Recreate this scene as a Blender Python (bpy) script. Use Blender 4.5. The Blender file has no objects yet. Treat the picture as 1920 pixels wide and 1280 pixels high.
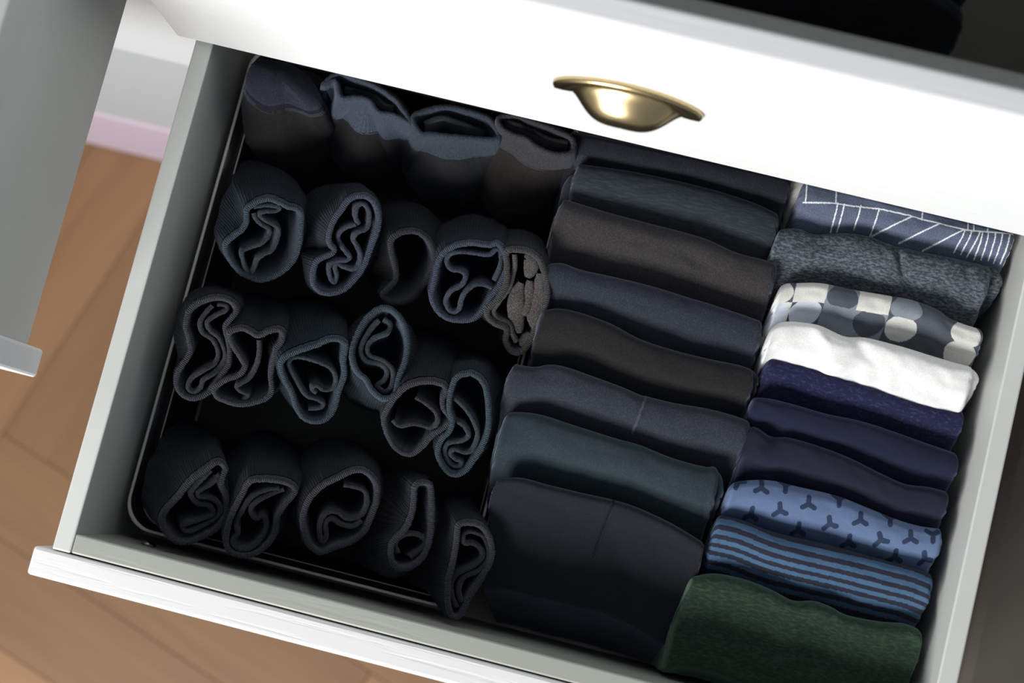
import bpy, bmesh, math, random
import numpy as np
from mathutils import Vector, Matrix, noise
C = bpy.context.scene.collection
sc = bpy.context.scene
rnd = random.Random(7)

# ---------------------------------------------------------------- camera
# drawer space: x right along the front, y into the chest, z up, origin = outer front corner of the open drawer
CAM = np.array([0.32875, 0.11266, 1.0321]); FPX = 2902.83
RC = np.array([[0.96931134, 0.24365644, -0.03266594], [-0.23801665, 0.96340415, 0.12329037], [0.06151099, -0.11173172, 0.99183286]])
cd = bpy.data.cameras.new('camera'); cam = bpy.data.objects.new('camera', cd); C.objects.link(cam)
M = Matrix([[float(RC[j, i]) for j in range(3)] for i in range(3)]).to_4x4()
M.translation = Vector(CAM.tolist()); cam.matrix_world = M
cd.sensor_width = 36; cd.lens = FPX / 1920 * 36; cd.clip_start = .01; cd.clip_end = 50
cd.dof.use_dof = True; cd.dof.focus_distance = 1.075; cd.dof.aperture_fstop = 4.5
sc.camera = cam
# ---------------------------------------------------------------- light
w = bpy.data.worlds.new('room'); sc.world = w; w.use_nodes = True
w.node_tree.nodes['Background'].inputs[0].default_value = (.80, .90, 1, 1)
w.node_tree.nodes['Background'].inputs[1].default_value = .27
def area(name, loc, target, sx, sy, power, col):
    l = bpy.data.lights.new(name, 'AREA'); l.shape = 'RECTANGLE'; l.size = sx; l.size_y = sy; l.energy = power; l.color = col
    o = bpy.data.objects.new(name, l); C.objects.link(o); o.location = loc
    o.rotation_euler = (Vector(target) - Vector(loc)).to_track_quat('-Z', 'Y').to_euler(); return o
area('window_light', (-.42, -1.55, .90), (.25, .3, 0), 1.0, .8, 77, (1, .985, .96))
sc.view_settings.view_transform = 'Standard'; sc.view_settings.look = 'None'; sc.view_settings.gamma = 1
sc.view_settings.use_curve_mapping = False; sc.view_settings.exposure = 0

# ---------------------------------------------------------------- helpers
def ray(u, v):
    return RC.T @ np.array([(u - 960) / FPX, (640 - v) / FPX, -1.])
def at(u, v, z):
    d = ray(u, v); return CAM + d * ((z - CAM[2]) / d[2])
def xy(u, v, z=-.03):
    p = at(u, v, z); return float(p[0]), float(p[1])
def tag(o, label=None, cat=None, group=None, kind=None):
    if label: o['label'] = label
    if cat: o['category'] = cat
    if group: o['group'] = group
    if kind: o['kind'] = kind
    return o
def empty(name, loc, parent=None):
    o = bpy.data.objects.new(name, None); C.objects.link(o); o.location = loc; o.empty_display_size = .02
    if parent: o.parent = parent
    return o
def link(name, me, mat, parent=None, smooth=True):
    o = bpy.data.objects.new(name, me); C.objects.link(o)
    if mat: me.materials.append(mat)
    if smooth: me.polygons.foreach_set('use_smooth', [True] * len(me.polygons))
    if parent:
        o.parent = parent
        if parent.type == 'EMPTY' and parent.parent is None: o.matrix_parent_inverse = Matrix.Translation(-Vector(parent.location))
        else: o.matrix_parent_inverse = Matrix.Translation(-Vector(wloc(parent)))
    return o
def wloc(o):
    return o.get('_w', tuple(o.location))
def box(name, lo, hi, mat, parent=None, bev=.001, seg=2):
    bm = bmesh.new(); bmesh.ops.create_cube(bm, size=1)
    lo, hi = Vector(lo), Vector(hi); c = (lo + hi) / 2; s = hi - lo
    for v in bm.verts: v.co = Vector((c.x + v.co.x * s.x, c.y + v.co.y * s.y, c.z + v.co.z * s.z))
    if bev: bmesh.ops.bevel(bm, geom=bm.edges[:], offset=bev, segments=seg, affect='EDGES', profile=.5)
    me = bpy.data.meshes.new(name); bm.to_mesh(me); bm.free()
    o = link(name, me, mat, parent, False); return o
def grid_mesh(name, V, closed_u=False, cap_start=False, cap_end=False, uv=None, col=None):
    """V: array [rows, cols, 3]; closed_u wraps the columns."""
    R_, N = V.shape[:2]; verts = V.reshape(-1, 3)
    faces = []; uvs = []
    rng = N if closed_u else N - 1
    for i in range(R_ - 1):
        for j in range(rng):
            j2 = (j + 1) % N
            faces.append((i * N + j, i * N + j2, (i + 1) * N + j2, (i + 1) * N + j))
            if uv is not None:
                ju = j + 1
                uvs += [uv[0][j], uv[1][i], uv[0][ju], uv[1][i], uv[0][ju], uv[1][i + 1], uv[0][j], uv[1][i + 1]]
    vl = [tuple(map(float, p)) for p in verts]
    if cap_start:
        c = V[0].mean(0); vl.append(tuple(map(float, c))); k = len(vl) - 1
        for j in range(rng):
            faces.append((k, (j + 1) % N, j)); uvs += [0] * 6
    if cap_end:
        c = V[-1].mean(0); vl.append(tuple(map(float, c))); k = len(vl) - 1; b = (R_ - 1) * N
        for j in range(rng):
            faces.append((k, b + j, b + (j + 1) % N)); uvs += [0] * 6
    me = bpy.data.meshes.new(name); me.from_pydata(vl, [], faces)
    if uv is not None:
        l = me.uv_layers.new(name='UVMap'); l.data.foreach_set('uv', [float(x) for x in uvs])
    if col is not None:
        a = me.color_attributes.new('print', 'FLOAT_COLOR', 'POINT')
        cc = np.ones((len(vl), 4)); cc[:R_ * N, :3] = col.reshape(-1, 3); a.data.foreach_set('color', cc.ravel())
    me.update(); return me
def catmull(pts, n, closed):
    P = np.array(pts, float); m = len(P)
    if closed: idx = lambda i: P[i % m]
    else: idx = lambda i: P[min(max(i, 0), m - 1)]
    out = []
    segs = m if closed else m - 1
    for i in range(segs):
        p0, p1, p2, p3 = idx(i - 1), idx(i), idx(i + 1), idx(i + 2)
        for t in np.linspace(0, 1, 10, endpoint=False):
            out.append(.5 * ((2 * p1) + (-p0 + p2) * t + (2 * p0 - 5 * p1 + 4 * p2 - p3) * t * t + (-p0 + 3 * p1 - 3 * p2 + p3) * t ** 3))
    if not closed: out.append(P[-1])
    out = np.array(out)
    Q = np.vstack([out, out[:1]]) if closed else out
    L = np.concatenate([[0], np.cumsum(np.linalg.norm(np.diff(Q, axis=0), axis=1))])
    s = np.linspace(0, L[-1], n, endpoint=not closed)
    return np.stack([np.interp(s, L, Q[:, k]) for k in range(Q.shape[1])], 1), L[-1]
def smooth01(t):
    t = np.clip(t, 0, 1); return t * t * (3 - 2 * t)

# ---------------------------------------------------------------- materials
def new_mat(name):
    m = bpy.data.materials.new(name); m.use_nodes = True; nt = m.node_tree
    return m, nt, nt.nodes['Principled BSDF']
def paint(name, col, rough=.4, grain=0.0, gscale=(6, 160, 160), coat=0.0, var=.03):
    m, nt, b = new_mat(name); N = nt.nodes; L = nt.links
    tc = N.new('ShaderNodeTexCoord'); mp = N.new('ShaderNodeMapping'); mp.inputs['Scale'].default_value = gscale
    nz = N.new('ShaderNodeTexNoise'); nz.inputs['Scale'].default_value = 1; nz.inputs['Detail'].default_value = 4; nz.inputs['Roughness'].default_value = .6
    L.new(tc.outputs['Object'], mp.inputs[0]); L.new(mp.outputs[0], nz.inputs[0])
    mx = N.new('ShaderNodeMix'); mx.data_type = 'RGBA'
    mx.inputs[6].default_value = (*[c * (1 - var) for c in col], 1); mx.inputs[7].default_value = (*[min(1, c * (1 + var)) for c in col], 1)
    L.new(nz.outputs[0], mx.inputs[0]); L.new(mx.outputs[2], b.inputs['Base Color'])
    b.inputs['Roughness'].default_value = rough; b.inputs['Coat Weight'].default_value = coat
    if grain:
        rp = N.new('ShaderNodeMapRange'); rp.inputs[1].default_value = .52; rp.inputs[2].default_value = .66
        bp = N.new('ShaderNodeBump'); bp.inputs['Strength'].default_value = grain; bp.inputs['Distance'].default_value = .0012; bp.invert = True
        L.new(nz.outputs[0], rp.inputs[0]); L.new(rp.outputs[0], bp.inputs['Height']); L.new(bp.outputs[0], b.inputs['Normal'])
    return m
def fabric(name, c1, c2=None, scale=900, stretch=(1, 1, 1), sheen=.25, stint=(.6, .7, .9), lo=.45, hi=.62, rib=0, ribcol=.5, bump=.35, vcol=False, coarse=0):
    m, nt, b = new_mat(name); N = nt.nodes; L = nt.links
    c2 = c2 or tuple(x * 1.6 for x in c1)
    tc = N.new('ShaderNodeTexCoord'); mp = N.new('ShaderNodeMapping'); mp.inputs['Scale'].default_value = stretch
    mp.inputs['Rotation'].default_value = (0, 0, -.12)
    nz = N.new('ShaderNodeTexNoise'); nz.inputs['Scale'].default_value = scale; nz.inputs['Detail'].default_value = 3; nz.inputs['Roughness'].default_value = .65
    L.new(tc.outputs['Object'], mp.inputs[0]); L.new(mp.outputs[0], nz.inputs[0])
    rp = N.new('ShaderNodeMapRange'); rp.inputs[1].default_value = lo; rp.inputs[2].default_value = hi
    L.new(nz.outputs[0], rp.inputs[0])
    mx = N.new('ShaderNodeMix'); mx.data_type = 'RGBA'; mx.inputs[6].default_value = (*c1, 1); mx.inputs[7].default_value = (*c2, 1)
    L.new(rp.outputs[0], mx.inputs[0]); colout = mx.outputs[2]
    if vcol:
        at_ = N.new('ShaderNodeAttribute'); at_.attribute_name = 'print'
        m2 = N.new('ShaderNodeMix'); m2.data_type = 'RGBA'; m2.blend_type = 'MULTIPLY'; m2.inputs[0].default_value = 1
        L.new(at_.outputs['Color'], m2.inputs[6]); L.new(colout, m2.inputs[7]); colout = m2.outputs[2]
    h = nz.outputs[0]
    if rib:
        uv = N.new('ShaderNodeUVMap'); uv.uv_map = 'UVMap'
        wv = N.new('ShaderNodeTexWave'); wv.inputs['Scale'].default_value = rib; wv.inputs['Distortion'].default_value = 1.2; wv.inputs['Detail'].default_value = 2
        wv.inputs['Detail Scale'].default_value = 3
        L.new(uv.outputs[0], wv.inputs[0])
        m3 = N.new('ShaderNodeMix'); m3.data_type = 'RGBA'; m3.blend_type = 'MULTIPLY'; m3.inputs[0].default_value = ribcol
        L.new(colout, m3.inputs[6]); L.new(wv.outputs['Color'], m3.inputs[7]); colout = m3.outputs[2]
        ad = N.new('ShaderNodeMath'); ad.operation = 'MULTIPLY_ADD'; ad.inputs[1].default_value = 1.4
        L.new(wv.outputs['Fac'], ad.inputs[0]); L.new(nz.outputs[0], ad.inputs[2]); h = ad.outputs[0]
    if coarse:
        n2 = N.new('ShaderNodeTexNoise'); n2.inputs['Scale'].default_value = coarse; n2.inputs['Detail'].default_value = 2
        L.new(tc.outputs['Object'], n2.inputs[0])
        a2 = N.new('ShaderNodeMath'); a2.operation = 'MULTIPLY_ADD'; a2.inputs[1].default_value = 1.5
        L.new(n2.outputs[0], a2.inputs[0]); L.new(h, a2.inputs[2]); h = a2.outputs[0]
    L.new(colout, b.inputs['Base Color'])
    bp = N.new('ShaderNodeBump'); bp.inputs['Strength'].default_value = bump; bp.inputs['Distance'].default_value = .0006
    L.new(h, bp.inputs['Height']); L.new(bp.outputs[0], b.inputs['Normal'])
    b.inputs['Roughness'].default_value = .95; b.inputs['Specular IOR Level'].default_value = .12
    b.inputs['Sheen Weight'].default_value = sheen; b.inputs['Sheen Roughness'].default_value = .5; b.inputs['Sheen Tint'].default_value = (*stint, 1)
    return m
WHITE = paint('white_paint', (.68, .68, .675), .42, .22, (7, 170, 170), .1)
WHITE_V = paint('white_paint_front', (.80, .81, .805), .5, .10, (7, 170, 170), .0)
BOXP = paint('grey_white_box_board', (.54, .55, .525), .42, .0, (3, 60, 60), .15)
INNER = paint('grey_box_board_inner', (.55, .57, .55), .5, .0, (3, 60, 60))
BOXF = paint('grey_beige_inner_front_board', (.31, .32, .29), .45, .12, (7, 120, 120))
BEIGE = paint('beige_base_board', (.42, .39, .33), .5, .0, (10, 10, 10))
FACE_SHADED = paint('chest_front_paint_shaded', (.44, .48, .51), .4, .0, (7, 170, 170))  # front paint darkened: shade on the lower left front put into its colour
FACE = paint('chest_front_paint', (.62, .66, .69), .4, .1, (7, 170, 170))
PINK = paint('pinkish_white_plinth', (.54, .45, .545), .45, .0, (7, 30, 30))
TRAYM = paint('dark_grey_plastic', (.018, .018, .019), .32, .0, (30, 30, 30), .3)
RIMM = paint('grey_plastic_rim', (.50, .50, .49), .35, .0, (30, 30, 30), .3)
WALLM = paint('wall_paint', (.75, .76, .78), .7, .0, (8, 8, 8))
STEEL, nt, b = new_mat('steel'); b.inputs['Metallic'].default_value = 1; b.inputs['Base Color'].default_value = (.22, .21, .25, 1); b.inputs['Roughness'].default_value = .3
BRASS, nt, b = new_mat('antique_brass'); N = nt.nodes; L = nt.links
b.inputs['Metallic'].default_value = 1; b.inputs['Roughness'].default_value = .27
tc = N.new('ShaderNodeTexCoord'); mp = N.new('ShaderNodeMapping'); mp.inputs['Scale'].default_value = (60, 900, 900)
nz = N.new('ShaderNodeTexNoise'); nz.inputs['Scale'].default_value = 1; mx = N.new('ShaderNodeMix'); mx.data_type = 'RGBA'
mx.inputs[6].default_value = (.46, .34, .17, 1); mx.inputs[7].default_value = (.68, .54, .30, 1)
L.new(tc.outputs['Object'], mp.inputs[0]); L.new(mp.outputs[0], nz.inputs[0]); L.new(nz.outputs[0], mx.inputs[0]); L.new(mx.outputs[2], b.inputs['Base Color'])
def wood(name, a, c):
    m, nt, b = new_mat(name); N = nt.nodes; L = nt.links
    tc = N.new('ShaderNodeTexCoord'); mp = N.new('ShaderNodeMapping'); mp.inputs['Scale'].default_value = (2.2, 22, 22)
    oi = N.new('ShaderNodeObjectInfo'); ad = N.new('ShaderNodeVectorMath'); ad.operation = 'ADD'
    L.new(tc.outputs['Object'], ad.inputs[0]); L.new(oi.outputs['Random'], ad.inputs[1]); L.new(ad.outputs[0], mp.inputs[0])
    nz = N.new('ShaderNodeTexNoise'); nz.inputs['Scale'].default_value = 1.4; nz.inputs['Detail'].default_value = 5; nz.inputs['Distortion'].default_value = .8
    L.new(mp.outputs[0], nz.inputs[0])
    mx = N.new('ShaderNodeMix'); mx.data_type = 'RGBA'; mx.inputs[6].default_value = (*a, 1); mx.inputs[7].default_value = (*c, 1)
    L.new(nz.outputs[0], mx.inputs[0])
    hs = N.new('ShaderNodeHueSaturation'); mr = N.new('ShaderNodeMapRange'); mr.inputs[3].default_value = .82; mr.inputs[4].default_value = 1.15
    L.new(oi.outputs['Random'], mr.inputs[0]); L.new(mr.outputs[0], hs.inputs['Value']); L.new(mx.outputs[2], hs.inputs['Color'])
    L.new(hs.outputs[0], b.inputs['Base Color']); b.inputs['Roughness'].default_value = .5
    return m
OAK = wood('oak', (.20, .100, .046), (.32, .18, .085))
GROUT = paint('dark_joint', (.22, .122, .068), .8)

# ---------------------------------------------------------------- setting
FZ = -.85
floor = box('floor', (-1.7, -1.1, FZ - .05), (1.7, 1.0, FZ - .012), GROUT, None, 0); tag(floor, kind='structure')
wall = box('wall_back', (-1.7, 1.0, FZ - .05), (1.7, 1.05, 1.4), WALLM, None, 0); tag(wall, kind='structure')
bb = box('baseboard_back', (-1.7, .982, FZ), (1.7, .9995, FZ + .09), WALLM, None, .003); tag(bb, kind='structure')
PL, PW = .54, .108
bm = bmesh.new(); bmesh.ops.create_cube(bm, size=1)
for v in bm.verts: v.co = Vector((v.co.x * (PL - .0006), v.co.y * (PW - .0006), v.co.z * .012 - .006))
bmesh.ops.bevel(bm, geom=[e for e in bm.edges if all(v.co.z > -.001 for v in e.verts)], offset=.0005, segments=1, affect='EDGES')
plank_me = bpy.data.meshes.new('plank'); bm.to_mesh(plank_me); bm.free(); plank_me.materials.append(OAK)
ang0 = math.radians(-18)
def herring():
    # classic herringbone: pairs of perpendicular planks on a stair lattice
    out = []; r = PL / PW
    for i in range(-34, 35):
        for j in range(-9, 10):
            bx, by = i * PW + j * PL, i * PW - j * PL
            out.append((bx + PL / 2, by + PW / 2, 0)); out.append((bx + PW / 2 - 0, by + PW + PL / 2 - 0, 1))
    return out
seen = 0
ca, sa = math.cos(ang0), math.sin(ang0)
for (hx, hy, k) in herring():
    X, Y = ca * hx - sa * hy - .13, sa * hx + ca * hy + .1
    if not (-1.25 < X < 1.25 and -.85 < Y < .80): continue
    o = bpy.data.objects.new('plank', plank_me); C.objects.link(o); o.parent = floor
    o.location = (X, Y, FZ + rnd.uniform(-.0003, .0003)); o.rotation_euler = (0, 0, ang0 + (math.pi / 2 if k else 0)); seen += 1
print('planks', seen)

# ---------------------------------------------------------------- chest of drawers
W = .60; YC = .44
chest = empty('chest_of_drawers', (0, YC, FZ))
tag(chest, 'white two-column chest of drawers with brass cup pull and drawers pulled open', 'chest')
def cb(name, lo, hi, mat, bev=.001, parent=chest):
    return box(name, lo, hi, mat, parent, bev)
XL, XR = -.66, W + .033
cb('top_board', (XL - .01, YC + .0, .262), (XR + .01, .96, .285), WHITE_V, .003)
cb('side_board', (XL, YC, FZ + .2), (XL + .018, .95, .2615), FACE)
cb('side_board', (XR - .018, YC, FZ + .2), (XR, .95, .2615), FACE)
cb('centre_board', (-.036, YC + .001, FZ + .2), (-.018, .94, .2615), FACE)
cb('back_board', (XL + .0185, .941, FZ + .2), (XR - .0185, .949, .2615), FACE)
cb('plinth', (XL, YC + .0, FZ + .0005), (XR, .95, FZ + .1955), PINK, .004)
cb('drawer_front', (-.645, YC - .002, -.318), (-.041, YC + .018, -.004), FACE, .0025)
cb('drawer_front', (-.645, YC + .001, -.645), (-.041, YC + .018, -.326), FACE_SHADED, .0025)
cb('drawer_front', (-.012, YC - .002, -.645), (W + .012, YC + .018, -.326), FACE, .0025)
def drawer(label, x0, y0, x1, zb, zt_panel, zt_box, yend, tf=.020, tb=.0135, ov=.012, base_z=None, wallz=.0, zbox_front=None):
    """panel front face at y0; box outer sides x0..x1; returns the base mesh that carries the rest"""
    ts = .0128; base_z = zb + .012 if base_z is None else base_z
    base = box('drawer', (x0 + ts, y0 + tf + tb, base_z - .006), (x1 - ts, yend - .012, base_z), BEIGE, chest, 0)
    base['label'] = label
    q = lambda n, lo, hi, m, bev=.001: box(n, lo, hi, m, base, bev)
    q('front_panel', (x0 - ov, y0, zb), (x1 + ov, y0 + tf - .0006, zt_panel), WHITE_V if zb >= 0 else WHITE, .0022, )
    q('side_panel', (x0, y0 + tf, base_z - .012), (x0 + ts, yend, zt_box), BOXP, .0012)
    q('side_panel', (x1 - ts, y0 + tf, base_z - .012), (x1, yend, zt_box), BOXP, .0012)
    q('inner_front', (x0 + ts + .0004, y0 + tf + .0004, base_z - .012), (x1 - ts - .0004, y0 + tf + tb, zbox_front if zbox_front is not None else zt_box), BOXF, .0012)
    q('inner_back', (x0 + ts + .0004, yend - .012, base_z - .012), (x1 - ts - .0004, yend, zt_box), BOXP, .001)
    return base
low = drawer('open lower drawer full of socks and folded underwear', 0, 0, W, -.312, .0, -.0008, .46, base_z=-.172)
upp = drawer('upper drawer pulled out a little, with the brass cup pull', 0, .379, W, .004, .2386, .222, .80, tf=.0165)
lef = drawer('open drawer of the left column, seen from its side', -.622 - .0, .1275, -.0525, .004, .2386, .184, .56)
# screw in the inner front of the open drawer
bm = bmesh.new()
bmesh.ops.create_uvsphere(bm, u_segments=24, v_segments=10, radius=1)
for v in bm.verts: v.co = Vector((.0472 + v.co.x * .0055, .0340 + max(v.co.z, -.1) * .0035, -.0600 + v.co.y * .0055))
me = bpy.data.meshes.new('screw'); bm.to_mesh(me); bm.free(); link('screw', me, STEEL, low)

# brass cup pull
def cup_pull(parent, cx, y, z):
    a, h, p = .0395, .027, .0165; nu, nv = 64, 26
    V = np.zeros((nv, nu, 3))
    for i in range(nv):
        rho = .02 + .98 * i / (nv - 1); f = .5 * (1 + math.cos(math.pi * min(1, rho / .93) ** 1.9))
        for j in range(nu):
            al = math.pi * j / (nu - 1)
            V[i, j] = (cx - a * rho * math.cos(al), y - .0030 - p * f, z + h * rho * math.sin(al))
    o = link('cup_pull', grid_mesh('cup_pull', V), BRASS, parent)
    md = o.modifiers.new('s', 'SOLIDIFY'); md.thickness = .0012; md.offset = 0
    o['label'] = 'antique brass cup pull'
    # flange: rounded arc plate lying on the panel, with two ears
    prof = [(-1, 0), (-1, -.6), (-.8, -.95), (0, -1), (.8, -.95), (1, -.6), (1, 0)]
    V = np.zeros((len(prof), nu, 3))
    for j in range(nu):
        al = math.pi * (-.035 + 1.07 * j / (nu - 1)); c_, s_ = math.cos(al), math.sin(al)
        ex = 1 + .0 * abs(c_)
        for i, (r, d) in enumerate(prof):
            ra, rb = .0385 + .0045 * r + .0022 * (c_ ** 4) * r + .002 * c_ ** 4, .0262 + .0032 * r
            V[i, j] = (cx - ra * c_, y + .0004 + .0044 * d, z + rb * s_)
    me = grid_mesh('cup_pull_flange', V, cap_start=False); me.name = 'flange'
    f = link('flange', me, BRASS, parent); f['label'] = 'narrow brass flange of the cup pull'
    md = f.modifiers.new('s', 'SOLIDIFY'); md.thickness = .0008; md.offset = -1
cup_pull(upp, .3040, .379, .1105)

# ---------------------------------------------------------------- storage tray
def rrect(x0, y0, x1, y1, r, z, n=14):
    P = []
    for (cx, cy, a0) in ((x1 - r, y1 - r, 0), (x0 + r, y1 - r, 90), (x0 + r, y0 + r, 180), (x1 - r, y0 + r, 270)):
        for k in range(n): a = math.radians(a0 + 90 * k / (n - 1)); P.append((cx + r * math.cos(a), cy + r * math.sin(a), z))
    return P
tray = empty('storage_tray', (.14, .2, -.1715))
tag(tray, 'dark grey plastic tray with a lighter rim holding the rolled socks', 'tray')
x0, y0, x1, y1 = .0180, .0405, .2725, .412
rings = [rrect(x0 + .005, y0 + .005, x1 - .005, y1 - .005, .018, -.1705), rrect(x0 + .003, y0 + .003, x1 - .003, y1 - .003, .020, -.168),
         rrect(x0 + .001, y0 + .001, x1 - .001, y1 - .001, .022, -.081), rrect(x0 + .0022, y0 + .0022, x1 - .0022, y1 - .0022, .021, -.081),
         rrect(x0 + .0032, y0 + .0032, x1 - .0032, y1 - .0032, .0205, -.100), rrect(x0 + .0062, y0 + .0062, x1 - .0062, y1 - .0062, .019, -.1015),
         rrect(x0 + .0075, y0 + .0075, x1 - .0075, y1 - .0075, .0185, -.165), rrect(x0 + .012, y0 + .012, x1 - .012, y1 - .012, .016, -.1685)]
link('tray_wall', grid_mesh('tray_wall', np.array(rings), closed_u=True, cap_start=True, cap_end=True), TRAYM, tray)
TRAYB = paint('grey_tray_base', (.060, .059, .055), .6, .0, (30, 30, 30))
link('tray_base', grid_mesh('tray_base', np.array([rrect(x0 + .0125, y0 + .0125, x1 - .0125, y1 - .0125, .016, -.1679), rrect(x0 + .0135, y0 + .0135, x1 - .0135, y1 - .0135, .015, -.1674)]), closed_u=True, cap_end=True), TRAYB, tray)
rr = []
for k in range(9):
    a = math.pi * 2 * k / 8; d = .0011 * math.cos(a); rr.append(rrect(x0 + .0016 + d, y0 + .0016 + d, x1 - .0016 - d, y1 - .0016 - d, .0215, -.0800 + .0011 * math.sin(a)))
link('tray_rim', grid_mesh('tray_rim', np.array(rr), closed_u=True), RIMM, tray)['label'] = 'lighter grey rolled rim'
rr = []
for k in range(7):
    a = math.pi * 2 * k / 6; d = .0005 * math.cos(a); rr.append(rrect(x0 + .0060 + d, y0 + .0060 + d, x1 - .0060 - d, y1 - .0060 - d, .019, -.1010 + .0005 * math.sin(a)))
link('tray_ledge', grid_mesh('tray_ledge', np.array(rr), closed_u=True), RIMM, tray)

# ---------------------------------------------------------------- rolled socks
def ncurve(P):  # normals in plan for a closed curve
    T = np.roll(P, -1, 0) - np.roll(P, 1, 0); return T
def plan_normals(P, closed):
    if closed: T = np.roll(P, -1, 0) - np.roll(P, 1, 0)
    else: T = np.gradient(P, axis=0)
    T = T[:, :2]; T = T / (np.linalg.norm(T, axis=1)[:, None] + 1e-9)
    return np.stack([T[:, 1], -T[:, 0]], 1)
def nz3(p, s, seed):
    return noise.noise(Vector((p[0] * s + seed, p[1] * s, p[2] * s)))
SOCKM = {}
def plain_mats(key, body, cuff):
    SOCKM[key] = (fabric('sock_knit_' + key, body, tuple(x * 1.5 for x in body), 900, bump=.4, sheen=.05),
                  fabric('sock_band_' + key, cuff, tuple(x * 1.8 for x in cuff), 1100, rib=60, ribcol=.12, bump=.4, sheen=.15), fabric('sock_lining_' + key, body, tuple(x * 2 for x in body), 900))
def sock_mats(key, body, cuff, inner):
    SOCKM[key] = (fabric('sock_body_' + key, tuple(x * 1.5 for x in body), tuple(x * 2.4 for x in body), 1100, rib=26, ribcol=.45, bump=.6, sheen=.06),
                  fabric('sock_cuff_' + key, cuff, tuple(x * 3.2 for x in cuff), 1300, rib=34, ribcol=.35, bump=.8, sheen=.16, lo=.4, hi=.68),
                  fabric('sock_inner_' + key, inner, tuple(x * 2.6 for x in inner), 1300, bump=.8, sheen=.12))
sock_mats('charcoal', (.0096, .0096, .0105), (.0215, .0225, .0270), (.0165, .0168, .0190))
sock_mats('bluish', (0.0096, 0.0112, 0.0152), (0.0256, 0.0312, 0.0464), (0.0208, 0.0240, 0.0336))
sock_mats('teal', (0.0088, 0.0128, 0.0160), (0.0208, 0.0304, 0.0384), (0.0160, 0.0208, 0.0248))
sock_mats('black', (0.0080, 0.0078, 0.0078), (0.0160, 0.0160, 0.0192), (0.0120, 0.0120, 0.0136))
sock_mats('grey', (.0150, .0145, .0140), (.028, .0275, .026), (.036, .034, .031))
sock_mats('brown', (0.0112, 0.0100, 0.0092), (0.0224, 0.0256, 0.0336), (0.0128, 0.0128, 0.0144))
plain_mats('plain_blue', (.0100, .0098, .0105), (.030, .036, .052))
plain_mats('plain_teal', (.0095, .0098, .0105), (.022, .028, .038))
plain_mats('plain_brown', (.0125, .0112, .0102), (.026, .025, .027))
plain_mats('plain_black', (.0088, .0083, .0083), (.014, .016, .024))
def crop(ox, oy, s):
    return lambda L: [(ox + a / s, oy + b / s) for a, b in L]
def lift(pts, z0, k, c):
    out = []
    for (u, v) in pts:
        z = z0
        for _ in range(4):
            p = at(u, v, z); z = z0 + float(k[0] * (p[0] - c[0]) + k[1] * (p[1] - c[1])); z = min(max(z, z0 - .03), z0 + .028)
        out.append(at(u, v, z))
    return np.array(out)
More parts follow.
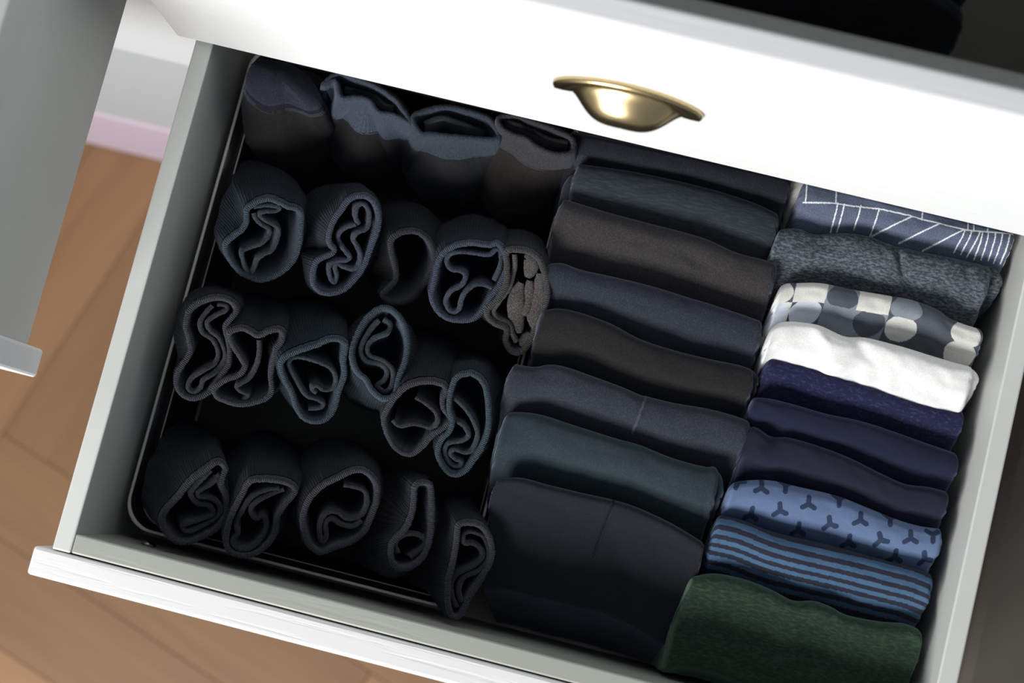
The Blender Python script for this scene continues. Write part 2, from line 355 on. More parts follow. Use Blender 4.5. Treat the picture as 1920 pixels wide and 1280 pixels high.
def sock(label, outer, inner_paths, bottom, z0=-.036, key='charcoal', zb=-.160, wth=.0019, closed_inner=(), bulge=.14, group=None, klim=.7, botscale=.75, rad=None, cs=.05, slump=False, wide={}):
    N = 150
    cpx = np.mean(np.array(outer), 0)
    c0 = at(*cpx, z0); c1 = at(*bottom, zb)
    A = c1 - c0; k = -A[:2] / A[2] * -1  # slope of the rim plane
    k = np.clip(A[:2] / -A[2], -klim, klim)
    Lp = lift(outer, z0, k, c0)
    P, per = catmull(Lp, N, True)
    area2 = np.sum(P[:, 0] * np.roll(P[:, 1], -1) - np.roll(P[:, 0], -1) * P[:, 1])
    if area2 < 0: P = P[::-1]
    c0 = P.mean(0); A = c1 - c0; up = -A / np.linalg.norm(A)
    n2 = plan_normals(P, True); n3 = np.concatenate([n2, np.zeros((N, 1))], 1)
    # keep offsets perpendicular to the axis
    n3 = n3 - (n3 @ up)[:, None] * up; n3 /= np.linalg.norm(n3, axis=1)[:, None]
    seed = rnd.uniform(0, 50)
    wob = np.array([nz3(p, 700, seed) for p in P]) * .0005
    meanR = np.mean(np.linalg.norm((P - c0)[:, :2], axis=1))
    rel = P - c0
    ang = np.arctan2(rel[:, 1], rel[:, 0])
    o_ang = np.unwrap(ang)
    circ = np.stack([np.cos(o_ang), np.sin(o_ang), 0 * o_ang], 1) * (rad or max(meanR * 1.25, .030))
    circ[:, 2] = k[0] * circ[:, 0] + k[1] * circ[:, 1]
    def outer_ring(s):
        m = smooth01(s / .6) * .9
        sh = rel * (1 - m) + circ * m
        f = 1 + bulge * math.sin(math.pi * min(1, s / .8))
        if s > .75: f *= 1 - (1 - botscale) * ((s - .75) / .25) ** 2
        sh = sh * f; sh[:, 2] *= (1 - .9 * s)
        R = c0 + A * s + sh + n3 * wth * (1 - .3 * s)
        fold = np.array([nz3(p, 55, seed + 9) for p in R]) * .0028 * min(1, s * 4)
        R = R + n3 * fold[:, None] + n3 * wob[:, None]
        inx = smooth01((-.070 - R[:, 2]) / .012)     # keep inside the tray below its rim
        R[:, 0] += (np.clip(R[:, 0], .0275, .2625) - R[:, 0]) * inx; R[:, 1] += (np.clip(R[:, 1], .0505, .401) - R[:, 1]) * inx
        R[:, 2] = np.maximum(R[:, 2], -.1655)
        return R
    def inner_ring(s, off=1.0):
        sh = rel * (1 - .10 * s * 5); return c0 + A * s + sh - n3 * wth * off + n3 * wob[:, None] * .5
    root = empty('rolled_sock', (float(c1[0]), float(c1[1]), zb - .004))
    tag(root, label, 'socks', group or 'rolled dark socks in the tray')
    mb, mc, mi = SOCKM[key]
    rows = [inner_ring(.34), inner_ring(.26), inner_ring(.17), inner_ring(.08), inner_ring(.02)]
    for q in range(7):
        th = math.pi * q / 6
        base = P + n3 * wob[:, None]
        rows.append(base - n3 * (wth * math.cos(th)) + up * (wth * 1.0 * math.sin(th)))
    for s in (.01, .03, .06, .09, .12, .16, .2, .25):
        if s <= cs: rows.append(outer_ring(s))
    if slump:
        rows = [c0 + rel * f + up * h + n3 * np.array([nz3(p, 60, seed) for p in P])[:, None] * .004 * f for f, h in ((.05, .009), (.3, .0088), (.55, .007), (.75, .0045), (.9, .002))] + [outer_ring(s) for s in (.0, .04, .08, .12)]
    V = np.array(rows); u = np.linspace(0, per / .14, N + 1)
    link('cuff', grid_mesh('cuff', V, True, cap_start=True, uv=(u, np.linspace(0, .1, len(rows)))), mc, root)
    rows = [outer_ring(s) for s in (cs - .01, cs + .03, cs + .06) + tuple(t for t in (.15, .2, .26, .32, .4) if t > cs + .07) + ( .48, .56, .64, .72, .8, .86, .92, .96, 1.0)]
    link('sock_body', grid_mesh('sock_body', np.array(rows), True, cap_start=False, cap_end=True, uv=(u, np.linspace(0, .6, len(rows)))), mb, root)
    for ip, path in enumerate(inner_paths):
        closed = ip in closed_inner
        Q = lift(path, z0 - .003, k, c0)
        n = max(50, int(len(path) * 7)); Q, l = catmull(Q, n, closed)
        zj = np.array([nz3(p, 60, seed + ip * 3) for p in Q]) * .0035
        Q = Q + up * zj[:, None]
        m2 = plan_normals(Q, closed); m3 = np.concatenate([m2, np.zeros((n, 1))], 1)
        wi = wth * (.95 if ip not in wide else 1.0); wo = np.array([nz3(p, 700, seed) for p in Q]) * .0004
        wv = wi + wo
        if ip in wide: wv = wv + wide[ip] * np.sin(np.linspace(0, math.pi, n)) ** .8
        rows = []
        for s in (.30, .18, .08, .02): rows.append(Q + A * s - m3 * (wv * (1 - s))[:, None])
        for q in range(6):
            th = math.pi * q / 5; rows.append(Q - m3 * (wv * math.cos(th))[:, None] + up * (wi * math.sin(th)))
        for s in (.02, .08, .18, .30): rows.append(Q + A * s + m3 * (wv * (1 - s))[:, None])
        u2 = np.linspace(0, l / .14, n + 1)
        link('inner_fold', grid_mesh('inner_fold', np.array(rows), closed, uv=(u2, np.linspace(0, .1, len(rows)))), mi, root)
    return root
c3 = crop(300, 300, 4); c4 = crop(680, 380, 4.266); c5 = crop(300, 540, 4.571); c6 = crop(620, 560, 3.764); c7 = crop(220, 780, 4); c8 = crop(540, 820, 3.555); c2 = crop(420, 80, 2.8235)
RD = 'rolled dark socks in the tray'
sock('dark teal-grey rolled sock beside the left tray rim, second row from back',
     c3([(655,375),(700,330),(760,303),(820,292),(900,320),(960,350),(1030,370),(1062,410),(1060,520),(1045,640),(1010,740),(940,820),(860,870),(760,900),(680,885),(600,840),(540,770),(500,700),(495,630),(540,580),(620,520),(650,460)]),
     [c3([(700,350),(790,335),(860,338),(898,352),(870,375),(790,380),(745,400),(780,440),(850,480),(890,520),(880,600),(840,670),(780,700),(730,740),(705,810),(680,848),(650,835),(620,740),(615,680),(680,650),(760,620),(820,560),(810,510),(750,470),(715,430),(700,395)])],
     c3([(700, 230)])[0], key='teal')
sock('charcoal rolled sock with pale fuzzy scalloped cuff, second in the second row',
     c3([(1430,290),(1530,270),(1600,310),(1640,400),(1640,500),(1600,610),(1560,720),(1510,830),(1440,920),(1370,975),(1280,1000),(1200,985),(1155,930),(1150,840),(1175,765),(1215,735),(1290,700),(1310,670),(1275,630),(1270,560),(1300,470),(1360,380)]),
     [c3([(1490,480),(1465,420),(1480,345),(1525,325),(1565,380),(1570,460),(1545,515),(1480,540),(1450,590),(1480,650),(1505,720),(1485,790),(1440,815),(1370,795),(1335,775),(1310,800),(1325,860),(1310,915),(1285,895),(1268,840),(1272,785),(1320,755),(1400,750),(1422,722),(1380,670),(1338,600),(1345,545),(1400,500),(1465,480)])],
     c3([(1300, 460)])[0], key='bluish')
sock('nearly black rolled sock gaping like a hood, third in the second row',
     c4([(265,265),(330,235),(420,230),(480,260),(540,320),(575,420),(560,520),(500,640),(420,750),(330,800),(230,800),(160,745),(205,690),(262,620),(270,560),(250,480),(228,380),(228,310)]),
     [], c4([(300, 260)])[0], key='black', z0=-.05)
sock('charcoal rolled sock with thick blue-grey angular inner fold, beside the pale-lined sock',
     c4([(640,410),(740,345),(880,325),(1000,340),(1080,330),(1135,400),(1150,520),(1110,640),(1040,740),(970,850),(880,930),(770,940),(670,920),(590,850),(550,740),(575,620),(600,500)]),
     [c4([(1050,620),(1100,510),(1108,410),(1078,365),(1010,412),(900,402),(780,388),(695,410),(672,470),(710,530),(790,545),(825,585),(795,650),(710,700),(668,770),(685,845),(730,872),(775,840),(790,770),(830,700),(900,650),(970,650),(1035,680)])],
     c4([(900, 420)])[0], key='bluish')
sock('rolled sock with pale grey crumpled lining, rightmost in the second row',
     c4([(1180,380),(1300,385),(1400,440),(1455,560),(1480,700),(1450,860),(1390,1000),(1330,1130),(1270,1190),(1190,1190),(1145,1110),(1150,1010),(1065,970),(1005,920),(1005,850),(1090,760),(1150,640),(1155,500),(1150,420)]),
     [c4([(1215,410),(1215,520),(1170,680),(1090,790),(1045,860),(1075,925),(1165,965),(1195,1040),(1230,1110)]),
      c4([(1295,410),(1345,430),(1350,500),(1320,600)]), c4([(1270,640),(1235,740),(1225,850),(1240,950),(1255,1040)]),
      c4([(1420,560),(1425,660),(1395,780),(1375,900),(1378,1010)]), c4([(1340,620),(1325,740),(1310,840),(1295,900)]), c4([(1345,1050),(1300,1100),(1275,1150)])],
     c4([(1230, 520)])[0], key='grey', wth=.0020, wide={1: .0035, 2: .0042, 3: .0052, 4: .0018, 5: .002})
sock('rolled sock with a curled loop fold by the left tray rim, third row',
     c5([(250,200),(340,120),(450,85),(560,90),(640,140),(655,200),(610,260),(560,330),(580,430),(600,540),(590,650),(540,740),(450,850),(380,915),(270,945),(180,900),(140,810),(160,710),(220,620),(262,530),(250,430),(222,330)]),
     [c5([(490,135),(570,145),(565,185),(470,235),(405,290),(430,360),(510,430),(560,560),(540,640),(470,720),(375,780),(350,845),(290,885),(243,850),(270,770),(370,700),(470,640),(500,550),(450,440),(365,380),(345,290),(400,200),(450,150)])],
     c5([(470, 330)])[0], key='charcoal')
sock('rolled sock with a wavy crown-shaped cuff, second from the left rim in the third row',
     c5([(600,380),(700,345),(780,380),(850,408),(950,365),(1040,365),(1050,440),(1000,520),(980,600),(950,760),(960,880),(900,950),(780,985),(700,1000),(600,980),(490,930),(470,860),(560,790),(680,740),(730,670),(690,590),(630,500),(600,430)]),
     [c5([(850,440),(850,560),(820,680),(760,770),(660,830),(700,880),(760,910),(710,960)])],
     c5([(850, 330)])[0], key='charcoal')
sock('ribbed rolled sock with a triangular opening, centre of the third row',
     c5([(1035,650),(1100,580),(1200,535),(1350,485),(1480,435),(1590,480),(1575,620),(1585,740),(1530,900),(1500,1020),(1430,1115),(1330,1145),(1230,1110),(1170,1020),(1130,900),(1070,780)]),
     [c5([(1270,1030),(1370,1020),(1400,985),(1340,945),(1250,910),(1170,790),(1105,660),(1130,605),(1220,595),(1350,625),(1460,680),(1510,770),(1490,850),(1410,870),(1340,825),(1300,850),(1340,890)])],
     c5([(1220, 330)])[0], key='teal')
sock('oval rolled sock with an S-shaped doubled fold, front half hanging over its left neighbour row',
     c6([(380,60),(450,90),(520,180),(545,300),(530,430),(480,560),(450,675),(370,700),(290,640),(250,570),(180,500),(150,390),(170,290),(240,160),(310,85)]),
     [c6([(375,140),(422,180),(400,235),(310,275),(262,330),(272,400),(370,440),(438,510),(430,610),(385,655),(330,612),(378,570),(398,510),(350,460),(250,440),(212,370),(240,280),(300,190),(340,150)])],
     c6([(320, 520)])[0], key='teal')['label'] = 'oval rolled sock with an S-shaped doubled fold, fourth in the third row'
sock('ribbed rolled sock with a wide round mouth, fifth in third row',
     c6([(470,680),(560,610),(680,585),(780,600),(815,650),(790,710),(800,780),(850,850),(800,910),(720,960),(650,1040),(570,1095),(480,1070),(410,980),(375,860),(400,780)]),
     [c6([(600,690),(680,740),(745,800),(755,865),(700,905),(590,880),(490,895),(440,850)])],
     c6([(700, 430)])[0], key='charcoal')
sock('narrow rolled sock with a question-mark fold, last in the third row',
     c6([(850,640),(900,550),(1000,530),(1080,600),(1110,720),(1115,900),(1080,1020),(1010,1140),(940,1220),(860,1240),(790,1180),(755,1090),(780,1000),(840,930),(860,860),(835,760)]),
     [c6([(835,705),(880,705),(950,770),(1010,860),(1038,960),(1000,1065),(940,1085),(875,1060),(845,1090),(880,1130),(925,1150),(900,1185),(840,1160),(805,1080),(830,1015),(920,1000),(975,960),(940,890),(872,850),(835,790)])],
     c6([(990, 620)])[0], key='teal', closed_inner=())
sock('dark ribbed rolled sock in the front left corner of the tray',
     c7([(470,590),(560,480),(680,390),(760,345),(812,390),(795,450),(785,520),(820,620),(810,740),(740,850),(620,910),(500,950),(410,920),(350,840),(340,760),(380,690)]),
     [c7([(700,400),(600,500),(550,580),(600,650),(690,670),(718,730),(640,770),(505,810),(500,855),(570,850),(700,790),(768,720),(758,650),(690,610),(615,598),(605,560),(690,510),(755,450),(740,425)])],
     c7([(410, 250)])[0], key='charcoal')
sock('dark ribbed rolled sock with a long boxy mouth, second in the front row',
     c7([(1000,490),(1100,475),(1230,490),(1310,520),(1335,570),(1260,660),(1200,760),(1180,880),(1120,970),(1020,1035),(920,1040),(840,1010),(815,930),(840,790),(890,680),(940,580)]),
     [c7([(1250,550),(1140,590),(1040,640),(1000,700),(1040,768),(1090,745),(1118,820),(1090,900),(1010,980),(910,985),(862,930),(905,870),(890,800),(940,700),(1010,600),(1120,550),(1215,540)])],
     c7([(1080, 350)])[0], key='charcoal')
sock('dark rolled sock with a round mouth and wavy fold, middle of the front row',
     c8([(350,260),(440,220),(520,230),(590,310),(590,430),(550,540),(500,640),(410,700),(320,730),(220,765),(150,720),(110,630),(100,530),(140,420),(220,330)]),
     [c8([(370,310),(440,325),(510,355),(530,430),(490,515),(400,540),(330,500),(270,495),(220,550),(210,640),(232,695),(255,650),(250,570),(290,540),(350,575),(430,588),(490,550)])],
     c8([(290, 250)])[0], key='charcoal')
sock('slanted dark rolled sock with a small curl in its pointed mouth',
     c8([(850,330),(900,300),(950,320),(962,450),(958,600),(930,740),(880,820),(800,868),(730,865),(690,800),(700,700),(790,600),(835,480)]),
     [c8([(735,770),(712,700),(780,645),(870,645),(925,690),(900,735),(845,775),(815,800)])],
     c8([(620, 540)])[0], key='charcoal', bulge=.1, rad=.036)
sock('dark ribbed rolled sock with a hooked fold, rightmost in the front row',
     c8([(1140,590),(1200,570),(1290,590),(1350,680),(1360,800),(1310,900),(1250,1000),(1200,1080),(1150,1185),(1095,1190),(1065,1080),(1072,950),(1100,840),(1122,720)]),
     [c8([(1125,1130),(1092,1050),(1090,970),(1130,910),(1230,860),(1298,800),(1288,740),(1230,702),(1172,700),(1172,645),(1220,625),(1300,655),(1335,720),(1335,820),(1270,890),(1180,930),(1140,1010),(1155,1090)])],
     c8([(1020, 660)])[0], key='charcoal', bulge=.1, rad=.036)
# back row: bigger pairs whose mouths face the back of the drawer
RB = 'folded sock pairs along the back of the tray'
sock('black sock bundle slumped over the left tray rim in the back row',
     c2([(130,220),(170,110),(280,110),(390,150),(470,230),(500,310),(440,330),(330,290),(220,300)]),
     [], c2([(400, 560)])[0], key='plain_black', z0=-.022, bulge=.1, klim=.35, group=RB, botscale=.8, rad=.036, slump=True)
sock('sock pair with a bright blue-grey turned cuff, second in the back row',
     c2([(520,230),(590,200),(620,290),(690,290),(765,305),(820,370),(900,385),(985,425),(930,330),(880,280),(800,230),(700,190),(600,165)]),
     [c2([(640,240),(720,260),(800,290),(850,330),(900,345)])], c2([(790, 620)])[0], key='plain_blue', z0=-.022, bulge=.1, klim=.35, group=RB, botscale=.8, rad=.033, cs=.25)
sock('sock pair with a straight blue-grey cuff edge, third in the back row',
     c2([(1000,400),(1040,480),(1100,485),(1250,500),(1400,512),(1455,492),(1410,410),(1320,370),(1180,340),(1060,360)]),
     [c2([(1060,430),(1150,400),(1240,420),(1320,450),(1380,470)])], c2([(1180, 720)])[0], key='plain_teal', z0=-.026, bulge=.1, klim=.35, group=RB, botscale=.8, rad=.034, cs=.2)
sock('brownish-black sock pair with a doubled cuff, rightmost in the back row',
     c2([(1455,400),(1480,460),(1540,490),(1600,510),(1660,555),(1750,590),(1840,580),(1845,510),(1750,460),(1640,420),(1540,385)]),
     [c2([(1480,420),(1560,440),(1640,470),(1720,510),(1820,530)])], c2([(1570, 830)])[0], key='plain_brown', z0=-.024, bulge=.1, klim=.35, group=RB, botscale=.85, rad=.037, cs=.16)

# ---------------------------------------------------------------- folded clothes standing on edge
def polyl(px, z):
    P = np.array([xy(u, v, z) for u, v in px]); return P[np.argsort(P[:, 0])]
def cloth(name, label, cat, group, px, mat, zt=-.03, T=.04, nextpx=None, k=.45, zb=-.168, seed=1, wr=.0016, droop=.95, pattern=None, Lres=150, M_=46,
          folds=(), endl=.004, endr=.004, parent=None, xin=0, back=0, tmax=.075, peak=.22, topround=.005, yfloor=None, fl=None, dom=2.4, taper=(0, 0)):
    P = polyl(px, zt)
    Pf, L = catmull(P, Lres, False)
    xs, yb = Pf[:, 0], Pf[:, 1] - back
    if nextpx is not None:
        Q = polyl(nextpx, zt); Tn = yb - np.interp(xs, Q[:, 0], Q[:, 1]); Tn = np.convolve(np.pad(Tn, 12, mode='edge'), np.ones(25) / 25, 'valid')
        Tv = np.clip(Tn + .002, .012, tmax)
    else: Tv = np.full(Lres, T)
    s = np.linspace(0, L, Lres)
    ends = np.minimum(np.clip(s / endl, 0, 1), np.clip((L - s) / endr, 0, 1)); er = np.sqrt(1 - (1 - ends) ** 2)
    # profile: t in [0,1]: back bottom -> back top -> dome -> front bottom
    a0 = np.linspace(0, 1, M_)
    V = np.zeros((M_, Lres, 3)); Wc = np.zeros((M_, Lres))
    nb, nd = int(M_ * .10), int(M_ * .66)
    for i in range(M_):
        if i < nb: a = np.zeros(Lres); d = (1 - i / nb) * (zt - zb - topround) + topround; d = np.full(Lres, d)
        elif i < nb + nd:
            q = (i - nb) / (nd - 1); a = q * Tv
            rb = np.clip(1 - a / topround, 0, 1); d = topround * (1 - np.sqrt(1 - rb ** 2))
            pk = peak * Tv; d = d + np.clip((a - pk) / (Tv - pk), 0, 1) ** dom * droop * Tv + (np.clip((pk - a) / pk, 0, 1) ** 2) * .10 * Tv
        else:
            q = (i - nb - nd + 1) / (M_ - nb - nd); a = Tv.copy(); d0 = droop * Tv; d = d0 + q * (zt - zb - d0)
        V[i, :, 0] = xs; sh = k * np.maximum(0, d - .008)
        V[i, :, 1] = yb - a - sh; V[i, :, 2] = zt - d
        Wc[i] = a + .35 * d
    # rounded ends
    zc = zt - .012
    for i in range(M_):
        mid = yb - Tv * .5 - k * np.maximum(0, zt - V[i, :, 2] - .008)
        V[i, :, 1] = mid + (V[i, :, 1] - mid) * (.55 + .45 * er)
        V[i, :, 2] = np.where(V[i, :, 2] > zt - .05, V[i, :, 2] - (1 - er) * .006, V[i, :, 2])
    # wrinkles: soft slanted folds plus a few explicit ones
    for i in range(M_):
        for j in range(Lres):
            p = V[i, j]; u = s[j]
            x_, w_ = p[0], Wc[i, j]
            f = noise.noise(Vector((x_ * 34 + w_ * 30 + seed * 7.1, w_ * 85 - x_ * 12, seed))) + .45 * noise.noise(Vector((x_ * 110 + seed, w_ * 160, seed * 2.3)))
            amp = wr * min(1, .35 + w_ / .01)
            dz = f * amp
            for (fx, fw, ax, aw, h, sl) in folds:
                t = ((x_ - xs[0]) - fx - (w_ - fw) * sl) / ax; q = (w_ - fw) / aw
                if abs(t) < 3 and abs(q) < 3: dz += h * math.exp(-t * t - q * q)
            p[2] += dz * .8 - (.0 if i >= nb else 0); p[1] += dz * (-.5 if i > nb + nd * .6 else 0)
            if i >= nb and i < nb + nd: p[0] += .0006 * noise.noise(Vector((w_ * 200, seed, x_ * 20)))
            if j == 0 or j == Lres - 1 or ends[j] < 1:
                p[0] += (1 - ends[j]) * .0016 * noise.noise(Vector((w_ * 170 + seed, 3.1, seed)))
            if yfloor is not None and p[1] < yfloor: p[1] = yfloor + .02 * (p[1] - yfloor) * 0
    V[:, :, 2] = np.maximum(V[:, :, 2], zb)
    dep = np.clip((zt - V[:, :, 2]) / .13, 0, 1); uu = (s / L)[None, :]
    V[:, :, 0] += dep * (taper[0] * (1 - uu) + taper[1] * uu)
    col = None
    if pattern is not None:
        col = np.zeros((M_, Lres, 3)); u0 = xs - xs[0]
        for i in range(M_):
            for j in range(Lres): col[i, j] = pattern(float(s[j]), float(Wc[i, j]), float(V[i, j, 0]), float(V[i, j, 1]))
    uvu = s / .1; uvv = np.linspace(0, 1, M_)
    V2 = V
    me = grid_mesh(name, V2, False, uv=(uvu, uvv), col=None)
    # end caps
    bm = bmesh.new(); bm.from_mesh(me)
    bm.verts.ensure_lookup_table()
    ends_v = [[bm.verts[i * Lres + jj] for i in range(M_)] for jj in (0, Lres - 1)]
    for vs, rev in zip(ends_v, (False, True)):
        c = bm.verts.new(sum((v.co for v in vs), Vector()) / len(vs) + Vector(((-.0015 if not rev else .0015), 0, 0)))
        for a_, b_ in zip(vs, vs[1:] + vs[:1]):
            if (a_.co - b_.co).length < 1e-7: continue
            try: bm.faces.new((c, b_, a_) if rev else (c, a_, b_))
            except ValueError: pass
    bmesh.ops.recalc_face_normals(bm, faces=bm.faces[:]); me2 = bpy.data.meshes.new(name); bm.to_mesh(me2)
    if col is not None:
        at_ = me2.color_attributes.new('print', 'FLOAT_COLOR', 'POINT'); cc = np.ones((len(me2.vertices), 4)); cc[:M_ * Lres, :3] = col.reshape(-1, 3)
        cc[M_ * Lres:, :3] = col[nb + 2, 0]; at_.data.foreach_set('color', cc.ravel())
    bm.free()
    root = empty(name, (float(np.mean(xs)), float(np.mean(V[0, :, 1])), zb)) if parent is None else parent
    if parent is None:
        tag(root, label, cat, group)
    o = link('fabric_body' if parent is None else 'folded_end', me2, mat, root)
    o['_h'] = 0
    return root, dict(V=V, s=s, W=Wc, nb=nb, nd=nd, xs=xs)
def seam(root, info, pts, mat, r=.0006):
    """raised stitched seam following surface points given as (x, w) in cloth space"""
    V, Wc, xs, nb, nd = info['V'], info['W'], info['xs'], info['nb'], info['nd']
    P, _ = catmull([(a, b_, 0) for a, b_ in pts], 40, False); path = []
    for (x, w_, _) in P:
        j = int(np.argmin(abs(xs - x))); i = nb + int(np.argmin(abs(Wc[nb:, j] - w_))); path.append(V[i, j] + np.array([x - xs[j], 0, .0002]))
    path = np.array(path); ker = np.ones(3) / 3
    path[1:-1] = (path[:-2] + path[1:-1] + path[2:]) / 3
    T = np.gradient(path, axis=0); T /= np.linalg.norm(T, axis=1)[:, None] + 1e-9
    up = np.array([0, -.3, 1.]); S = np.cross(T, up); S /= np.linalg.norm(S, axis=1)[:, None]; U = np.cross(S, T)
    rows = [path + S * (r * 1.7 * math.cos(a)) + U * (r * math.sin(a)) for a in np.linspace(0, 2 * math.pi, 9)]
    link('seam', grid_mesh('seam', np.array(rows)), mat, root)
UB = 'dark boxer shorts folded upright in the middle column'
UR = 'coloured boxer shorts folded upright in the right column'
def F(name, c1, c2=None, **k): return fabric(name, c1, c2, **k)
C1p = [(1078,268),(1200,292),(1350,318),(1488,348)]
C1 = [(1068,240),(1200,268),(1350,300),(1488,330)]
C2 = [(1082,302),(1140,309),(1200,318),(1300,340),(1400,368),(1466,398)]
C3 = [(1052,364),(1085,374),(1147,393),(1226,414),(1319,439),(1382,467),(1429,479),(1462,489)]
C4 = [(1023,492),(1054,489),(1091,502),(1147,514),(1226,532),(1288,551),(1350,570),(1436,600)]
C5 = [(1014,577),(1060,574),(1139,599),(1201,631),(1264,652),(1326,668),(1389,681),(1420,693)]
C6 = [(957,677),(1000,684),(1030,680),(1060,684),(1107,700),(1164,721),(1201,737),(1214,740),(1264,752),(1326,762),(1373,774),(1412,787)]
C7 = [(945,774),(967,768),(1014,773),(1076,793),(1154,818),(1201,831),(1264,856),(1323,871),(1342,871),(1354,882)]
C8 = [(926,896),(940,891),(974,890),(1028,904),(1095,920),(1149,932),(1196,947),(1263,978),(1325,1015)]
mC = [F('black_navy_jersey', (.0085, .0092, .0135)), F('slate_jersey', (.015, .019, .023), stretch=(.15, 1, 1)), F('warm_charcoal_jersey', (.0225, .0205, .0210)),
      F('ink_jersey', (.0160, .0185, .0255)), F('black_jersey', (.0095, .0088, .0086)), F('smoke_navy_jersey', (.0180, .0205, .0265)),
      F('dark_teal_piquet', (.0165, .0265, .031), (.024, .036, .041)), F('midnight_jersey', (.0085, .0100, .0128), (.0115, .0135, .017))]
names = [('black-navy boxers half hidden under upper drawer front, rearmost in middle column', C1, C2, 11),
         ('slate-black boxers with faint crosswise ribs, second from the back in the middle column', C2, C3, 12),
         ('warm charcoal boxers with a dented front fold, third from the back in the middle column', C3, C4, 13),
         ('ink-blue plain boxers, fourth from the back in the middle column', C4, C5, 14),
         ('plain black boxers, fifth from the back in the middle column', C5, C6, 15),
         ('smoky navy boxers with a light stitched seam across the top', C6, C7, 16),
         ('dark teal boxers with tiny dots, behind the frontmost pair of the middle column', C7, C8, 17),
         ('midnight boxers lying slanted with a dark centre seam, frontmost in the middle column', C8, None, 18)]
FOLDS = {2: [(.105, .020, .02, .006, -.004, 1.5), (.06, .012, .05, .005, .002, 3)], 3: [(.07, .012, .05, .005, .0018, 3)], 5: [(.02, .006, .012, .006, -.002, 0)],
         6: [(.01, .014, .012, .009, -.003, 0)], 7: [(.10, .05, .01, .03, -.003, .6), (.05, .05, .03, .02, .003, .3)]}
for i, (lab, a, nx, sd) in enumerate(names):
    kw = dict(seed=sd, folds=FOLDS.get(i, ()), wr=.0013)
    if i == 7: kw.update(T=.066, k=.34, taper=(.022, -.003), droop=.62, peak=.08, dom=1.15, yfloor=.0365, endl=.003, endr=.0015)
    elif i == 0: kw.update(zt=-.03)
    r_, inf = cloth('boxer_shorts', lab, 'boxers', UB, a, mC[i], nextpx=nx, **kw)
    x0_, x1_ = inf['xs'][0], inf['xs'][-1]
    if i == 5: seam(r_, inf, [(x0_ + .097, .0005), (x0_ + .0955, .012), (x0_ + .0935, .030)], F('seam_light', (.035, .038, .046)))
    if i == 7: seam(r_, inf, [(x0_ + .0835, .001), (x0_ + .0805, .02), (x0_ + .0775, .045)], F('seam_dark', (.003, .0035, .005)), .0009)
    if i == 1:
        pass
    # tucked inner layer peeping out at one end
    if i in (1, 4, 6):
        pts = polyl(a, -.03); n = len(pts)
        xe = pts[-1, 0]; ye = pts[-1, 1]
        if i == 1: xe, ye = pts[0, 0], pts[0, 1]
    
# ---- right column
A_ = [(1508,330),(1640,362),(1780,398),(1908,430)]
B_ = [(1456,432),(1472,423),(1503,423),(1530,433),(1587,431),(1631,437),(1666,450),(1728,466),(1775,475),(1822,484),(1866,497)]
C_ = [(1460,536),(1476,528),(1494,527),(1541,527),(1603,539),(1666,550),(1712,558),(1759,575),(1787,594),(1816,606),(1850,616)]
D_ = [(1444,619),(1462,603),(1494,600),(1541,608),(1587,627),(1625,629),(1675,641),(1728,656),(1791,675),(1834,686)]
E_ = [(1440,664),(1508,679),(1583,703),(1657,727),(1716,748),(1776,762),(1815,768)]
F_ = [(1410,742),(1449,746),(1494,757),(1553,774),(1612,786),(1672,804),(1731,825),(1805,851)]
G_ = [(1396,812),(1416,797),(1449,815),(1485,819),(1538,834),(1597,857),(1657,887),(1701,906),(1746,912),(1786,923)]
H_ = [(1370,906),(1395,900),(1448,899),(1501,911),(1573,928),(1626,949),(1689,974),(1732,986),(1775,991)]
I_ = [(1345,961),(1395,974),(1454,996),(1532,1014),(1595,1030),(1673,1052),(1720,1064),(1756,1078)]
J_ = [(1293,1082),(1329,1074),(1361,1075),(1407,1086),(1454,1105),(1492,1124),(1532,1125),(1564,1136),(1595,1152),(1657,1164),(1704,1168),(1738,1183)]
def q(u, v, z=-.033): return at(u, v, z)
def seg_d(px, py, a, b):
    ax, ay = a; bx, by = b; dx, dy = bx - ax, by - ay; t = max(0, min(1, ((px - ax) * dx + (py - ay) * dy) / (dx * dx + dy * dy + 1e-12)))
    return math.hypot(px - ax - t * dx, py - ay - t * dy)
# printed white lines, in cloth plan coordinates (metres)
LN = [[(1505,381),(1560,383),(1600,389),(1645,394),(1700,406),(1760,422),(1810,434),(1860,438),(1900,441)]]
for a, b in [((1511,345),(1509,380)),((1566,362),(1565,383)),((1569,383),(1562,430)),((1581,385),(1574,430)),((1612,388),(1605,426)),((1646,394),(1636,440)),((1708,408),(1640,438)),
             ((1758,422),(1690,452)),((1804,433),(1735,466)),((1727,398),(1726,414)),((1812,420),(1811,434)),((1823,424),(1822,436)),((1849,430),(1848,438)),
             ((1806,434),(1793,470)),((1819,436),(1806,474)),((1834,437),(1818,478)),((1839,437),(1832,482)),((1850,438),(1844,484)),((1863,440),(1857,486)),((1876,440),(1868,490)),((1890,441),(1880,492)),((1902,442),(1888,494))]:
    LN.append([a, b])
LNW = [[tuple(q(*p, -.033)[:2]) for p in l] for l in LN]
def patA(s, w_, x, y):
    d = min(seg_d(x, y, a, b) for l in LNW for a, b in zip(l, l[1:]))
    return (.72, .74, .78) if d < .00047 else (.098, .116, .175)
G0 = q(1450, 530)[:2]
